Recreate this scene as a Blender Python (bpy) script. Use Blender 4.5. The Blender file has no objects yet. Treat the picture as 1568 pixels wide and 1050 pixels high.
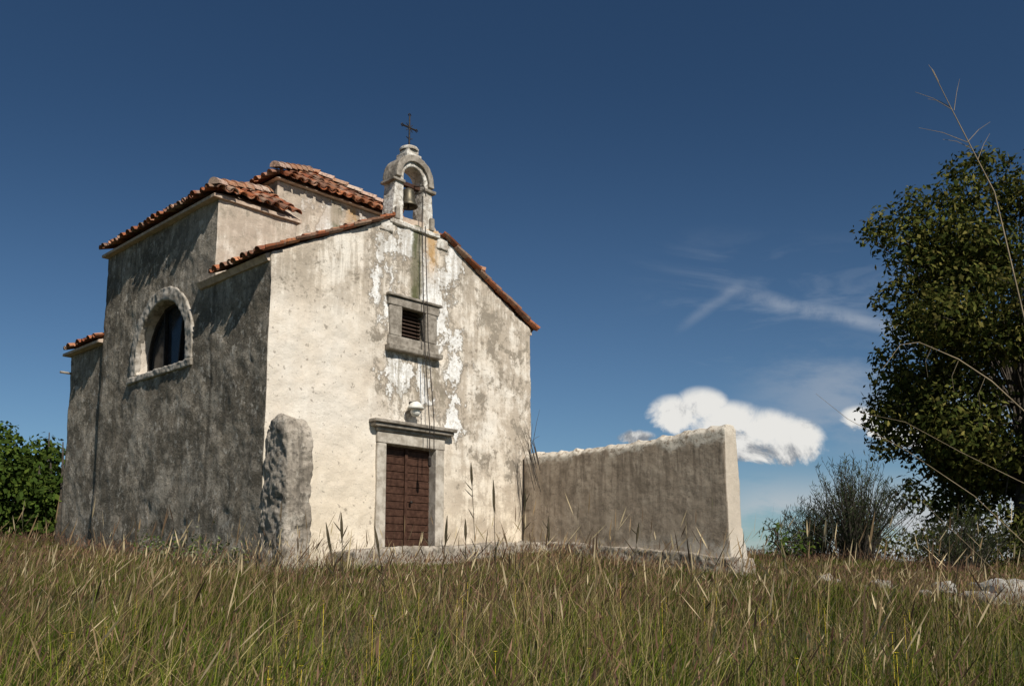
import bpy, bmesh, math, random
import numpy as np
from mathutils import Vector, noise
random.seed(7); rng=np.random.default_rng(11)
D=bpy.data; C=bpy.context; scn=C.scene
R=math.radians

# ------------------------------------------------------------------ helpers
def link(o,parent=None):
    scn.collection.objects.link(o)
    if parent: o.parent=parent
    return o
def mk(name,verts,faces,mat=None,parent=None,smooth=False):
    m=D.meshes.new(name); m.from_pydata([tuple(v) for v in verts],[],faces); m.update()
    if mat: m.materials.append(mat)
    if smooth: m.polygons.foreach_set("use_smooth",[True]*len(m.polygons))
    return link(D.objects.new(name,m),parent)
def fast(name,V,F,mat,col=None,parent=None,smooth=False):
    """V (n,3), F (m,k) all same k"""
    m=D.meshes.new(name); n=len(V); k=F.shape[1]; q=len(F)
    m.vertices.add(n); m.vertices.foreach_set("co",V.astype(np.float32).ravel())
    m.loops.add(q*k); m.loops.foreach_set("vertex_index",F.astype(np.int32).ravel())
    m.polygons.add(q); m.polygons.foreach_set("loop_start",np.arange(0,q*k,k,dtype=np.int32))
    if smooth: m.polygons.foreach_set("use_smooth",np.ones(q,dtype=bool))
    m.update(calc_edges=True)
    if col is not None:
        a=m.color_attributes.new("Col",'FLOAT_COLOR','POINT')
        c=np.ones((n,4),np.float32); c[:,:3]=col; a.data.foreach_set("color",c.ravel())
    m.materials.append(mat)
    return link(D.objects.new(name,m),parent)
def box(name,x0,x1,y0,y1,z0,z1,mat,parent=None,bev=.012,jit=0.):
    v=[(x,y,z) for x in(x0,x1) for y in(y0,y1) for z in(z0,z1)]
    v=[(a+random.uniform(-jit,jit),b+random.uniform(-jit,jit),c+random.uniform(-jit,jit)) for a,b,c in v]
    f=[(0,1,3,2),(4,6,7,5),(0,4,5,1),(2,3,7,6),(0,2,6,4),(1,5,7,3)]
    o=mk(name,v,f,mat,parent)
    if bev:
        b=o.modifiers.new("bev",'BEVEL'); b.width=bev; b.segments=2
    return o
def prism(name,poly,axis,a0,a1,mat=None,parent=None):
    """poly list of 2D points; axis 'y': (x,z) extruded in y; 'x': (y,z); 'z': (x,y)"""
    def P(p,a):
        return (p[0],a,p[1]) if axis=='y' else ((a,p[0],p[1]) if axis=='x' else (p[0],p[1],a))
    n=len(poly); v=[P(p,a0) for p in poly]+[P(p,a1) for p in poly]
    f=[tuple(range(n)),tuple(range(2*n-1,n-1,-1))]+[(i,i+n,(i+1)%n+n,(i+1)%n) for i in range(n)]
    o=mk(name,v,f,mat,parent)
    bm=bmesh.new(); bm.from_mesh(o.data); bmesh.ops.recalc_face_normals(bm,faces=bm.faces); bm.to_mesh(o.data); bm.free()
    return o
def tube(V,F,pts,rs,seg=6):
    pts=[Vector(p) for p in pts]; base=len(V); n=len(pts)
    for i,p in enumerate(pts):
        t=(pts[min(i+1,n-1)]-pts[max(i-1,0)]).normalized()
        a=t.cross(Vector((0,0,1)) if abs(t.z)<.9 else Vector((1,0,0))).normalized(); b=t.cross(a)
        for s in range(seg):
            an=2*math.pi*s/seg; V.append(p+(a*math.cos(an)+b*math.sin(an))*rs[i])
    for i in range(n-1):
        for s in range(seg):
            a0=base+i*seg+s; a1=base+i*seg+(s+1)%seg
            F.append((a0,a1,a1+seg,a0+seg))
    F.append(tuple(base+s for s in range(seg))[::-1]); F.append(tuple(base+(n-1)*seg+s for s in range(seg)))
def lathe(name,prof,mat,parent,loc,seg=24):
    V=[];F=[]
    for r,z in prof:
        for s in range(seg):
            a=2*math.pi*s/seg; V.append((loc[0]+r*math.cos(a),loc[1]+r*math.sin(a),loc[2]+z))
    for i in range(len(prof)-1):
        for s in range(seg):
            F.append((i*seg+s,i*seg+(s+1)%seg,(i+1)*seg+(s+1)%seg,(i+1)*seg+s))
    return mk(name,V,F,mat,parent,True)

# ------------------------------------------------------------------ node helpers
class M:
    def __init__(s,name,rough=.9):
        s.mat=D.materials.new(name); s.mat.use_nodes=True; s.nt=s.mat.node_tree
        s.b=s.nt.nodes["Principled BSDF"]; s.b.inputs["Roughness"].default_value=rough
        s.b.inputs["Specular IOR Level"].default_value=.2
        s.init()
    def init(s):
        s.tc=s.nt.nodes.new("ShaderNodeTexCoord")
    def set(s,i,v):
        if isinstance(v,bpy.types.NodeSocket): s.nt.links.new(v,i)
        elif isinstance(v,tuple) and len(v)==3 and i.type=='RGBA': i.default_value=(*v,1)
        else: i.default_value=v
    def noise(s,scale,detail=6,rough=.6,vec=None,dist=0.,dim='3D'):
        n=s.nt.nodes.new("ShaderNodeTexNoise"); n.inputs["Scale"].default_value=scale
        n.inputs["Detail"].default_value=detail; n.inputs["Roughness"].default_value=rough
        n.inputs["Distortion"].default_value=dist
        s.nt.links.new(vec if vec is not None else s.tc.outputs["Object"],n.inputs["Vector"])
        return n.outputs["Fac"]
    def scalev(s,sc,vec=None,off=(0,0,0)):
        n=s.nt.nodes.new("ShaderNodeMapping"); n.inputs["Scale"].default_value=sc; n.inputs["Location"].default_value=off
        s.nt.links.new(vec if vec is not None else s.tc.outputs["Object"],n.inputs["Vector"]); return n.outputs[0]
    def m(s,op,a,b=0.,c=0.,clamp=False):
        n=s.nt.nodes.new("ShaderNodeMath"); n.operation=op; n.use_clamp=clamp
        for i,v in enumerate((a,b,c)): s.set(n.inputs[i],v)
        return n.outputs[0]
    def ss(s,x,lo,hi,a=0.,b=1.):
        n=s.nt.nodes.new("ShaderNodeMapRange"); n.interpolation_type='SMOOTHSTEP'
        s.set(n.inputs[0],x); s.set(n.inputs[1],lo); s.set(n.inputs[2],hi); s.set(n.inputs[3],a); s.set(n.inputs[4],b)
        return n.outputs[0]
    def mix(s,f,a,b,mode='MIX'):
        n=s.nt.nodes.new("ShaderNodeMix"); n.data_type='RGBA'; n.blend_type=mode
        s.set(n.inputs[0],f); s.set(n.inputs[6],a); s.set(n.inputs[7],b); return n.outputs[2]
    def xyz(s,v):
        n=s.nt.nodes.new("ShaderNodeSeparateXYZ"); s.nt.links.new(v,n.inputs[0]); return n.outputs
    def bump(s,h,strength=.5,dist=.02):
        n=s.nt.nodes.new("ShaderNodeBump"); n.inputs["Strength"].default_value=strength; n.inputs["Distance"].default_value=dist
        s.nt.links.new(h,n.inputs["Height"]); s.nt.links.new(n.outputs[0],s.b.inputs["Normal"])
    def col(s,c): s.set(s.b.inputs["Base Color"],c)
    def attr(s):
        n=s.nt.nodes.new("ShaderNodeAttribute"); n.attribute_name="Col"; return n.outputs["Color"]

# ------------------------------------------------------------------ materials
def plaster():
    m=M("weathered_plaster",.95); P=m.xyz(m.tc.outputs["Object"]); X,Y,Z=P[0],P[1],P[2]
    mul=lambda a,b:m.m('MULTIPLY',a,b)
    Nn=m.xyz(m.tc.outputs["Normal"])
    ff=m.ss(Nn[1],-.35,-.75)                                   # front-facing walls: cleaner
    n1=m.noise(.9,5,.62); n2=m.noise(3.2,6,.68); n3=m.noise(14,5,.7); n4=m.noise(1.5,8,.72,m.scalev((1,1,1),off=(5,3,9)))
    drip=m.noise(2.5,6,.68,m.scalev((3.2,3.2,.28)))
    dx=m.m('ABSOLUTE',m.m('SUBTRACT',X,3.5))
    # ---- front
    c=m.mix(m.ss(n1,.35,.65),(.73,.645,.54),(.79,.73,.645))
    low=m.ss(Z,3.4,.8); c=m.mix(mul(low,.6),c,(.80,.69,.53))
    # broad brownish-grey grime
    grt=m.m('MAXIMUM',m.ss(X,3.4,4.8),m.m('MAXIMUM',mul(m.ss(Z,4.2,5.6),.95),mul(m.ss(dx,2.1,.6),m.ss(Z,2.4,3.4))))
    grt=m.m('MAXIMUM',grt,.22)
    gv=m.m('ADD',mul(n4,.72),mul(drip,.28))
    gr=mul(m.ss(gv,.42,.54),grt); c=m.mix(mul(gr,.80),c,(.42,.345,.265))
    # grey blotches
    reg=m.m('MAXIMUM',mul(m.ss(dx,2.1,.6),m.ss(Z,2.4,3.6)),mul(m.ss(X,3.8,5.2),m.ss(Z,.9,2.4)))
    reg=m.m('MAXIMUM',reg,mul(m.ss(Z,4.2,5.6),.85))
    g=m.m('ADD',mul(n4,.45),mul(m.noise(2.6,8,.74,m.scalev((1,1,.8),off=(1,9,4))),.55))
    g=m.m('ADD',mul(g,.82),mul(n3,.18))
    thr=m.m('SUBTRACT',.620,mul(reg,.115))
    gm=m.ss(g,thr,m.m('ADD',thr,.04))
    c=m.mix(mul(gm,.82),c,(.25,.215,.17))
    # fresh white patches
    wr=mul(m.ss(dx,2.4,.5),m.ss(Z,2.2,3.2))
    wv=m.m('ADD',mul(m.noise(1.25,8,.66,m.scalev((1,1,.75),off=(2.2,0,7.7))),.85),mul(n3,.15))
    wt=m.m('SUBTRACT',.69,mul(wr,.20)); wm=m.ss(wv,wt,m.m('ADD',wt,.02))
    c=m.mix(mul(wm,.95),c,m.mix(m.ss(n3,.42,.66),(.90,.89,.87),(.66,.62,.56)))
    rim=mul(m.ss(wv,m.m('SUBTRACT',wt,.040),m.m('SUBTRACT',wt,.006)),m.m('SUBTRACT',1.,wm))
    c=m.mix(mul(rim,.72),c,(.24,.20,.155))
    # small dark pits and fine speckle
    pit=m.ss(m.noise(8,4,.6,m.scalev((1,1,1),off=(1,8,2))),.62,.66)
    c=m.mix(mul(pit,.65),c,(.25,.21,.17))
    sp_=mul(m.ss(m.noise(35,3,.6),.60,.68),m.ss(grt,0.,.6,.35,.9)); c=m.mix(mul(sp_,.6),c,(.30,.26,.21))
    # water streak below the bell gable
    sx=m.m('ABSOLUTE',m.m('ADD',m.m('SUBTRACT',X,3.33),mul(m.m('SUBTRACT',n2,.5),.30)))
    st=mul(m.ss(sx,.20,.07),mul(m.ss(Z,5.2,5.5),m.ss(n3,.2,.40)))
    c=m.mix(mul(st,.95),c,(.095,.10,.042))
    sx2=m.m('ABSOLUTE',m.m('ADD',m.m('SUBTRACT',X,3.74),mul(m.m('SUBTRACT',n2,.5),.6)))
    st2=mul(m.ss(sx2,.24,.04),m.ss(Z,5.7,6.5))
    c=m.mix(mul(st2,.80),c,(.50,.29,.10))
    dr=mul(m.ss(m.noise(7,5,.7,m.scalev((1,1,.12),off=(3,0,0))),.46,.58),mul(m.ss(dx,.95,.6),mul(m.ss(Z,2.9,3.8),m.ss(Z,4.4,4.2)))); c=m.mix(mul(dr,.7),c,(.28,.24,.18))
    topd=mul(m.ss(drip,.44,.57),m.ss(Z,4.2,6.4)); c=m.mix(mul(topd,.50),c,(.34,.29,.23))
    damp=mul(m.ss(n2,.42,.6),m.ss(Z,1.5,.3)); c=m.mix(mul(damp,.5),c,(.46,.38,.27))
    # ---- sides
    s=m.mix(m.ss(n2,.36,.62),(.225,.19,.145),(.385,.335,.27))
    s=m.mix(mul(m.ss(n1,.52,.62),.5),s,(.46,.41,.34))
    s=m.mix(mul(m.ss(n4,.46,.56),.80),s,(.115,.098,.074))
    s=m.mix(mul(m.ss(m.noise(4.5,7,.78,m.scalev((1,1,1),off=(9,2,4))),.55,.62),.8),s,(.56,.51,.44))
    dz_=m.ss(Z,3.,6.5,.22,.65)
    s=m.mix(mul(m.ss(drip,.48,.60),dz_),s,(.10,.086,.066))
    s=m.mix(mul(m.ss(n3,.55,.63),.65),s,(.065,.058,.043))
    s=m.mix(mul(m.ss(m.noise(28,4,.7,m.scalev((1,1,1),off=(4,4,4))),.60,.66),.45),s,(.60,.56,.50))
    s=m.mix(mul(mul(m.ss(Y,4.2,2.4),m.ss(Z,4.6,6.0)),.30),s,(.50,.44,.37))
    seam_shade=m.m('ABSOLUTE',m.m('ADD',m.m('SUBTRACT',Y,1.98),mul(m.m('SUBTRACT',n2,.5),.12))); s=m.mix(mul(m.ss(seam_shade,.09,.01),.6),s,(.07,.06,.045))  # shading boundary where nave meets tall block, painted as a dark line
    seam_shade=m.m('ABSOLUTE',m.m('ADD',m.m('SUBTRACT',Y,6.98),mul(m.m('SUBTRACT',n2,.5),.12))); s=m.mix(mul(m.ss(seam_shade,.14,.01),.6),s,(.07,.06,.045))  # same painted shading line where the annex begins
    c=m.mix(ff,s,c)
    ub=mul(mul(m.ss(Y,1.6,1.9),ff),m.ss(n2,.35,.55)); c=m.mix(mul(ub,.6),c,(.50,.41,.33))
    m.col(c)
    h=m.m('ADD',mul(n2,1.2),m.m('ADD',mul(n3,.6),mul(m.noise(60,3,.7),.3)))
    h=m.m('ADD',h,mul(wm,.3)); 
    h2=mul(h,m.ss(ff,0.,1.,1.6,.75))
    m.bump(h2,.85,.035); return m.mat
def rubble(name,base,light,dark,topwhite=None,bumpd=.04):
    m=M(name,.95); P=m.xyz(m.tc.outputs["Object"]); n1=m.noise(2.2,6,.65); n2=m.noise(9,6,.7); n3=m.noise(40,3,.7)
    mul=lambda a,b:m.m('MULTIPLY',a,b)
    c=m.mix(m.ss(n1,.35,.65),base,light)
    if topwhite is None: c=m.mix(mul(m.ss(n2,.50,.64),.7),c,dark)
    else: c=m.mix(mul(m.ss(m.noise(3.2,8,.75,m.scalev((1,1,.6),off=(2,5,1))),.50,.60),.65),c,dark); c=m.mix(mul(m.ss(n2,.60,.68),.6),c,(.12,.10,.08))
    drip=m.noise(2.5,7,.7,m.scalev((3.0,3.0,.22)))
    if topwhite is not None:
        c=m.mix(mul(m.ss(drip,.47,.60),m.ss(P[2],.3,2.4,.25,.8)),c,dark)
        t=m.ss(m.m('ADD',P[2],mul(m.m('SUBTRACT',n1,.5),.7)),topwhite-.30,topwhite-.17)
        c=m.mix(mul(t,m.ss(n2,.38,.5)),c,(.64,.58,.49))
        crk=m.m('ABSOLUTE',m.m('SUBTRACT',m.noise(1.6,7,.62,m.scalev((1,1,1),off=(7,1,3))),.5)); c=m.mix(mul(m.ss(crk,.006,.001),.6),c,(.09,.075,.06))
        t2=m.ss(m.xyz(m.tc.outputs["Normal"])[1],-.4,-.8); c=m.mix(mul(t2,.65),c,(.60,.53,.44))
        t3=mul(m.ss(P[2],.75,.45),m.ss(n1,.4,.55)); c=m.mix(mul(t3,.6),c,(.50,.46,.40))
    else:
        c=m.mix(mul(m.ss(drip,.48,.64),.6),c,dark)
        c=m.mix(mul(m.ss(m.noise(5,6,.7,m.scalev((1,1,1),off=(3,3,3))),.56,.62),.6),c,(.52,.47,.40))
    m.col(c); m.bump(m.m('ADD',mul(n1,.8),m.m('ADD',mul(n2,.6),mul(n3,.3))),.8,bumpd); return m.mat
def simple(name,c1,c2,scale=8,rough=.8,bd=.01,metal=0.):
    m=M(name,rough); n=m.noise(scale,5,.65); m.col(m.mix(m.ss(n,.35,.65),c1,c2)); m.b.inputs["Metallic"].default_value=metal
    if bd: m.bump(n,.6,bd)
    return m.mat
def tilemat():
    m=M("clay_tile",.85); a=m.attr(); n=m.noise(18,4,.7); n2=m.noise(3,4,.6)
    c=m.mix(m.m('MULTIPLY',m.ss(n,.48,.62),.7),a,(.11,.075,.055)); c=m.mix(m.m('MULTIPLY',m.ss(n2,.54,.64),.45),c,(.38,.30,.23))
    m.col(c); m.bump(n,.5,.01); return m.mat
def leafmat(name,tr=.25):
    mat=D.materials.new(name); mat.use_nodes=True; nt=mat.node_tree; nt.nodes.remove(nt.nodes["Principled BSDF"])
    a=nt.nodes.new("ShaderNodeAttribute"); a.attribute_name="Col"
    d=nt.nodes.new("ShaderNodeBsdfDiffuse"); nt.links.new(a.outputs["Color"],d.inputs[0]); out=d.outputs[0]
    if tr:
        t=nt.nodes.new("ShaderNodeBsdfTranslucent"); nt.links.new(a.outputs["Color"],t.inputs[0])
        x=nt.nodes.new("ShaderNodeMixShader"); x.inputs[0].default_value=tr
        nt.links.new(d.outputs[0],x.inputs[1]); nt.links.new(t.outputs[0],x.inputs[2]); out=x.outputs[0]
    nt.links.new(out,nt.nodes["Material Output"].inputs[0]); return mat

PL=plaster(); TILE=tilemat()
STONE=simple("grey_stone",(.18,.155,.125),(.36,.32,.27),7,.9,.02)
STONEL=simple("pale_stone",(.32,.28,.23),(.54,.49,.42),6,.9,.02)
BAND=simple("render_band",(.24,.21,.17),(.48,.435,.38),5,.9,.03)
WOOD=simple("dark_wood",(.040,.018,.011),(.080,.040,.026),12,.6,.006)
LOUV=simple("louvre_wood",(.05,.03,.022),(.09,.06,.045),12,.7,.004)
IRON=simple("wrought_iron",(.02,.018,.016),(.05,.04,.035),20,.6,.002,.4)
BRONZE=simple("bronze",(.07,.065,.05),(.14,.12,.085),10,.5,.003,.6)
GLASS=simple("dark_glass",(.012,.014,.017),(.03,.033,.038),3,.15,0)
ENAM=simple("white_enamel",(.62,.60,.54),(.78,.76,.70),9,.4,.002)
MORT=simple("mortar",(.40,.30,.23),(.58,.46,.36),9,.95,.02)
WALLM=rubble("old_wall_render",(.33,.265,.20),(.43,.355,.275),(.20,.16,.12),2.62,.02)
PILM=rubble("rubble_masonry",(.24,.205,.165),(.48,.42,.35),(.10,.088,.072),None,.06)
BARK=simple("bark",(.05,.042,.033),(.11,.092,.075),9,.95,.02)

# ------------------------------------------------------------------ chapel
A=R(46.4); chapel=D.objects.new("stone_chapel",None); link(chapel); P0=Vector((-4.235,15.6,0))
chapel.location=P0; chapel.rotation_euler=(0,0,A)
def toW(u,w,z=0): return (P0.x+math.cos(A)*u-math.sin(A)*w, P0.y+math.sin(A)*u+math.cos(A)*w, z)
WD=6.75; SL=.505; W1=1.98; W9=7.0; UT=0.
def lun(c,r,z0,zc,n=20):
    return [(c+r,z0)]+[(c+r*math.cos(t),zc+r*math.sin(t)) for t in np.linspace(0,math.pi,n)]+[(c-r,z0)]
nave=prism("walls",[(0,-1),(WD,-1),(WD,5.50),(3.9,7.05),(2.62,6.95),(0,5.58)],'y',0,2.6,PL)
tall=prism("tall",[(UT,W1),(1.78,W1),(1.78,2.8),(4.95,2.8),(4.95,W1),(6.95,W1),(6.95,W9),(UT,W9)],'z',-1,7.22,PL)
cross_b=prism("crossing",[(1.8,2.83),(4.93,2.83),(4.93,6.4),(1.8,6.4)],'z',5,8.36,PL)
annex=prism("annex",[(.06,6.9),(5,6.9),(5,9.0),(.06,9.0)],'z',-1,5.2,PL)
def cut(o,cutter):
    b=o.modifiers.new("b",'BOOLEAN'); b.operation='DIFFERENCE'; b.object=cutter; b.solver='EXACT'
def apply(o):
    dg=C.evaluated_depsgraph_get(); me=D.meshes.new_from_object(o.evaluated_get(dg)); o.modifiers.clear(); o.data=me
LC,LR,LZ0,LZC=4.10,1.10,4.12,4.44
c1=prism("c1",[(2.60,.1),(3.90,.1),(3.90,2.42),(2.60,2.42)],'y',-.5,.42)
c2=prism("c2",[(2.92,4.57),(3.57,4.57),(3.57,5.23),(2.92,5.23)],'y',-.5,.42)
c3=prism("c3",lun(LC,LR,LZ0,LZC),'x',-.5,.40)
cut(nave,c1); cut(nave,c2); cut(tall,c3)
C.view_layer.update(); apply(nave); apply(tall)
for c in (c1,c2,c3): D.objects.remove(c)
bm=bmesh.new()
for o in (nave,tall,cross_b,annex): bm.from_mesh(o.data)
bm.to_mesh(nave.data); bm.free()
for o in (tall,cross_b,annex): D.objects.remove(o)
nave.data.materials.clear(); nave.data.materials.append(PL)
nave.parent=chapel
r=nave.modifiers.new("rm",'REMESH'); r.mode='VOXEL'; r.voxel_size=.05; r.use_smooth_shade=True
def disp(o,sc,st,name):
    t=D.textures.new(name,'CLOUDS'); t.noise_scale=sc; t.noise_depth=2
    d=o.modifiers.new(name,'DISPLACE'); d.texture=t; d.strength=st; d.mid_level=.5; d.texture_coords='LOCAL'
disp(nave,.9,.075,"d1"); disp(nave,.16,.03,"d2")

# ---- roofs
def tiles(V,F,Cc,O,Ad,Dd,n,sp,lenfn,r=.095,jit=1.):
    O=Vector(O);Ad=Vector(Ad).normalized();Dd=Vector(Dd).normalized();Nn=Ad.cross(Dd)
    if Nn.z<0: Nn=-Nn
    seg=6
    def one(c,Lt,r0,r1,concave,col,yaw):
        base=len(V); d=(Dd+Ad*yaw).normalized()
        for (pos,rr,lift) in ((c,r0,.028),(c+d*Lt,r1,0.)):
            for th in (0.,.016):
                for k in range(seg+1):
                    a=math.pi*k/seg
                    sn=math.sin(a)*(-1 if concave else 1)
                    V.append(pos+Ad*math.cos(a)*(rr-th)+Nn*(sn*(rr-th)*.9+lift+(.085 if concave else .03)))
                    Cc.append(col)
        s=seg+1
        for k in range(seg):
            F.append((base+k,base+k+1,base+2*s+k+1,base+2*s+k))
            F.append((base+s+k,base+3*s+k,base+3*s+k+1,base+s+k+1))
            F.append((base+k,base+s+k,base+s+k+1,base+k+1))
            F.append((base+2*s+k,base+2*s+k+1,base+3*s+k+1,base+3*s+k))
    pal=[(.40,.13,.055),(.47,.18,.08),(.31,.10,.048),(.52,.23,.12),(.20,.085,.05),(.43,.15,.07),(.36,.22,.15),(.27,.14,.09)]
    for i in range(n):
        for kind in (0,1):
            s=(i+.5)*sp if kind==0 else i*sp
            L=lenfn(s)
            if L<.12: continue
            st=random.uniform(-.06,.05)
            while st<L-.05:
                col=random.choice(pal); q=random.uniform(.55,1.15); col=tuple(x*q for x in col)
                Lt=min(.43,L-st)
                one(O+Ad*(s+random.uniform(-.02,.02)*jit)+Dd*st+Nn*random.uniform(-.008,.014),Lt,r*random.uniform(.92,1.08),r*.82,kind==1,col,random.uniform(-.06,.06)*jit)
                st+=.35
def addobj(name,V,F,Cc,mat):
    o=mk(name,V,F,mat,chapel); a=o.data.color_attributes.new("Col",'FLOAT_COLOR','POINT')
    a.data.foreach_set("color",np.array([(*c,1) for c in Cc],np.float32).ravel()); return o
V=[];F=[];Cc=[]
sp=.245
tiles(V,F,Cc,(-.2,-.05,5.50),(0,1,0),(1,0,SL),8,sp,lambda s:3.26)
tiles(V,F,Cc,(WD+.13,-.05,5.52-.08),(0,1,0),(-1,0,.515),8,sp,lambda s:3.3)
S2=.40; q2=1/math.sqrt(1+S2*S2); S3=.66; q3=1/math.sqrt(1+S3*S3); we=W1-.12
def clipL(s): return min(s*S3/S2+.05,2.0)/q2
def clipF(s): return min(s*S2/S3+.05,1.02)/q3
nL=int((W9+.12-we)/sp)
tiles(V,F,Cc,(-.22,we,7.22),(0,1,0),(1,0,S2),nL,sp,clipL)
tiles(V,F,Cc,(-.17,we,7.24),(1,0,0),(0,1,S3),8,sp,clipF)
tiles(V,F,Cc,(7.15,we,7.22),(0,1,0),(-1,0,S2),nL,sp,clipL)
tiles(V,F,Cc,(7.12,we,7.24),(-1,0,0),(0,1,S3),9,sp,clipF)
zc=8.38; pk=(3.37,3.95,9.28); dz=(pk[2]-zc)
tiles(V,F,Cc,(1.62,2.66,zc),(1,0,0),(0,1.25,dz),15,.235,lambda s:max(0,1-abs(s-1.75)/1.75)*math.hypot(1.25,dz))
tiles(V,F,Cc,(1.62,2.66,zc),(0,1,0),(1.72,0,dz),16,sp,lambda s:min(1,s/1.25)*math.hypot(1.72,dz))
tiles(V,F,Cc,(5.12,2.66,zc),(0,1,0),(-1.72,0,dz),16,sp,lambda s:min(1,s/1.25)*math.hypot(1.72,dz))
tiles(V,F,Cc,(-.16,7.04,5.22),(0,1,0),(1,0,.36),8,sp,lambda s:2.6)
def ridgeline(P,Q,r=.125):
    P=Vector(P);Q=Vector(Q);L=(Q-P).length;d=(Q-P)/L;a=d.cross(Vector((0,0,1))).normalized();nn=a.cross(d)
    if nn.z<0: nn=-nn
    s=0
    while s<L-.1:
        col=random.choice([(.52,.36,.28),(.42,.22,.13),(.56,.43,.34)])
        b=len(V)
        for pos,rr,l in ((P+d*s,r,.03),(P+d*min(L,s+.42),r*.85,0)):
            for kk in range(7):
                an=math.pi*kk/6; V.append(pos+a*math.cos(an)*rr+nn*(math.sin(an)*rr+l)); Cc.append(col)
        for kk in range(6): F.append((b+kk,b+kk+1,b+8+kk,b+7+kk))
        F.append(tuple(b+kk for kk in range(7)))
        s+=.36
ridgeline((-.16,we+.02,7.33),(1.72,we+1.16,8.08)); ridgeline((7.1,we+.02,7.33),(5.2,we+1.16,8.08))
ridgeline((1.62,2.66,zc+.13),(pk[0],pk[1],pk[2]+.1)); ridgeline((5.12,2.66,zc+.13),(pk[0],pk[1],pk[2]+.1)); ridgeline((pk[0],pk[1],pk[2]+.08),(pk[0],6.5,pk[2]+.08))
addobj("roof_tiles",V,F,Cc,TILE)
prism("nave_roof_deck",[(-.12,5.52),(2.65,6.86),(2.75,7.08),(3.8,7.14),(3.95,6.96),(WD+.08,5.44),(WD+.08,5.36),(-.05,5.42)],'y',.03,2.5,MORT,chapel)
def deck(name,pts,faces): mk(name,pts,faces,MORT,chapel)
z=7.20
for nm,ue,ui in (("arm_roof_deck",-.13,1.84),("arm_roof_deck_right",7.05,4.9)):
    wd=W1-.06
    deck(nm,[(ue,wd,z),(ui,wd,z),(ui,wd+.94,z+.62),(ui,wd+1.18,z+.776),(ui,W9+.06,z+.776),(ue,W9+.06,z),
     (ue,wd,z-.06),(ui,wd,z-.06),(ue,W9+.06,z-.06),(ui,W9+.06,z-.06)],
     [(0,1,2),(0,2,3),(0,3,4,5),(0,6,7,1),(6,8,9,7),(0,5,8,6),(5,4,9,8),(1,7,9,4,3,2)])
deck("crossing_roof_deck",[(1.70,2.72,zc-.02),(5.04,2.72,zc-.02),(5.04,6.5,zc-.02),(1.70,6.5,zc-.02),(pk[0],pk[1],pk[2]-.02),(pk[0],6.5,pk[2]-.02)],
     [(0,1,4),(0,4,5,3),(1,2,5,4),(3,5,2),(0,3,2,1)])
deck("annex_roof_deck",[(-.1,7.02,5.22),(-.1,9.1,5.22),(2.6,9.1,6.15),(2.6,7.02,6.15),(5.1,9.1,5.3),(5.1,7.02,5.3),(-.1,7.02,5.16),(-.1,9.1,5.16),(5.1,9.1,5.16),(5.1,7.02,5.16)],
     [(0,1,2,3),(3,2,4,5),(0,6,7,1),(1,7,8,4,2),(6,9,8,7),(0,3,5,9,6)])
# ---- window
box("window_lintel",2.60,3.92,-.07,.1,5.19,5.37,STONE,chapel,.02,.010)
box("window_lintel_cap",2.56,3.96,-.11,.08,5.375,5.42,STONE,chapel,.012,.008)
box("window_jamb_left",2.63,2.93,-.05,.22,4.585,5.185,STONE,chapel,.02,.010)
box("window_jamb_right",3.56,3.87,-.05,.22,4.585,5.185,STONE,chapel,.02,.010)
box("window_sill",2.61,3.91,-.06,.22,4.38,4.58,STONE,chapel,.02,.010)
box("window_sill_ledge",2.56,3.95,-.15,.1,4.27,4.375,STONE,chapel,.02,.010)
for i in range(8):
    zz=4.62+i*.077
    o=box("louvre_slat",2.93,3.56,-.035,.035,-.006,.006,LOUV,chapel,0); o.location=(0,.14,zz); o.rotation_euler=(R(35),0,0)
box("louvre_back",2.92,3.57,.24,.26,4.57,5.22,LOUV,chapel,0)
# ---- door
for i,(a,b) in enumerate(((2.39,2.62),(3.88,4.11))):
    box("door_jamb",a,b,-.05,.3,.1,2.43,STONEL,chapel,.015,.006)
box("door_lintel",2.385,4.115,-.055,.3,2.435,2.66,STONEL,chapel,.015,.005)
box("door_frieze",2.36,4.14,-.09,.05,2.662,2.73,STONE,chapel,.02,.004)
box("door_cornice",2.25,4.27,-.17,.05,2.733,2.80,STONE,chapel,.02,.004)
box("door_cornice_cap",2.21,4.31,-.22,.05,2.803,2.87,STONE,chapel,.012,.006)
zz=.2
while zz<2.40:
    h=.145
    for (a,b) in ((2.625,3.243),(3.257,3.875)):
        box("door_board",a,b,.15,.185,zz,min(zz+h-.012,2.43),WOOD,chapel,.006,.001)
    zz+=h
box("door_back",2.61,3.89,.19,.22,.15,2.43,WOOD,chapel,0)
box("door_midrail",3.215,3.285,.115,.148,.2,2.43,WOOD,chapel,.006)
lathe("door_handle",[(0,.03),(.03,.02),(.03,-.02),(0,-.03)],IRON,chapel,(3.36,.09,1.35),10)
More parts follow.
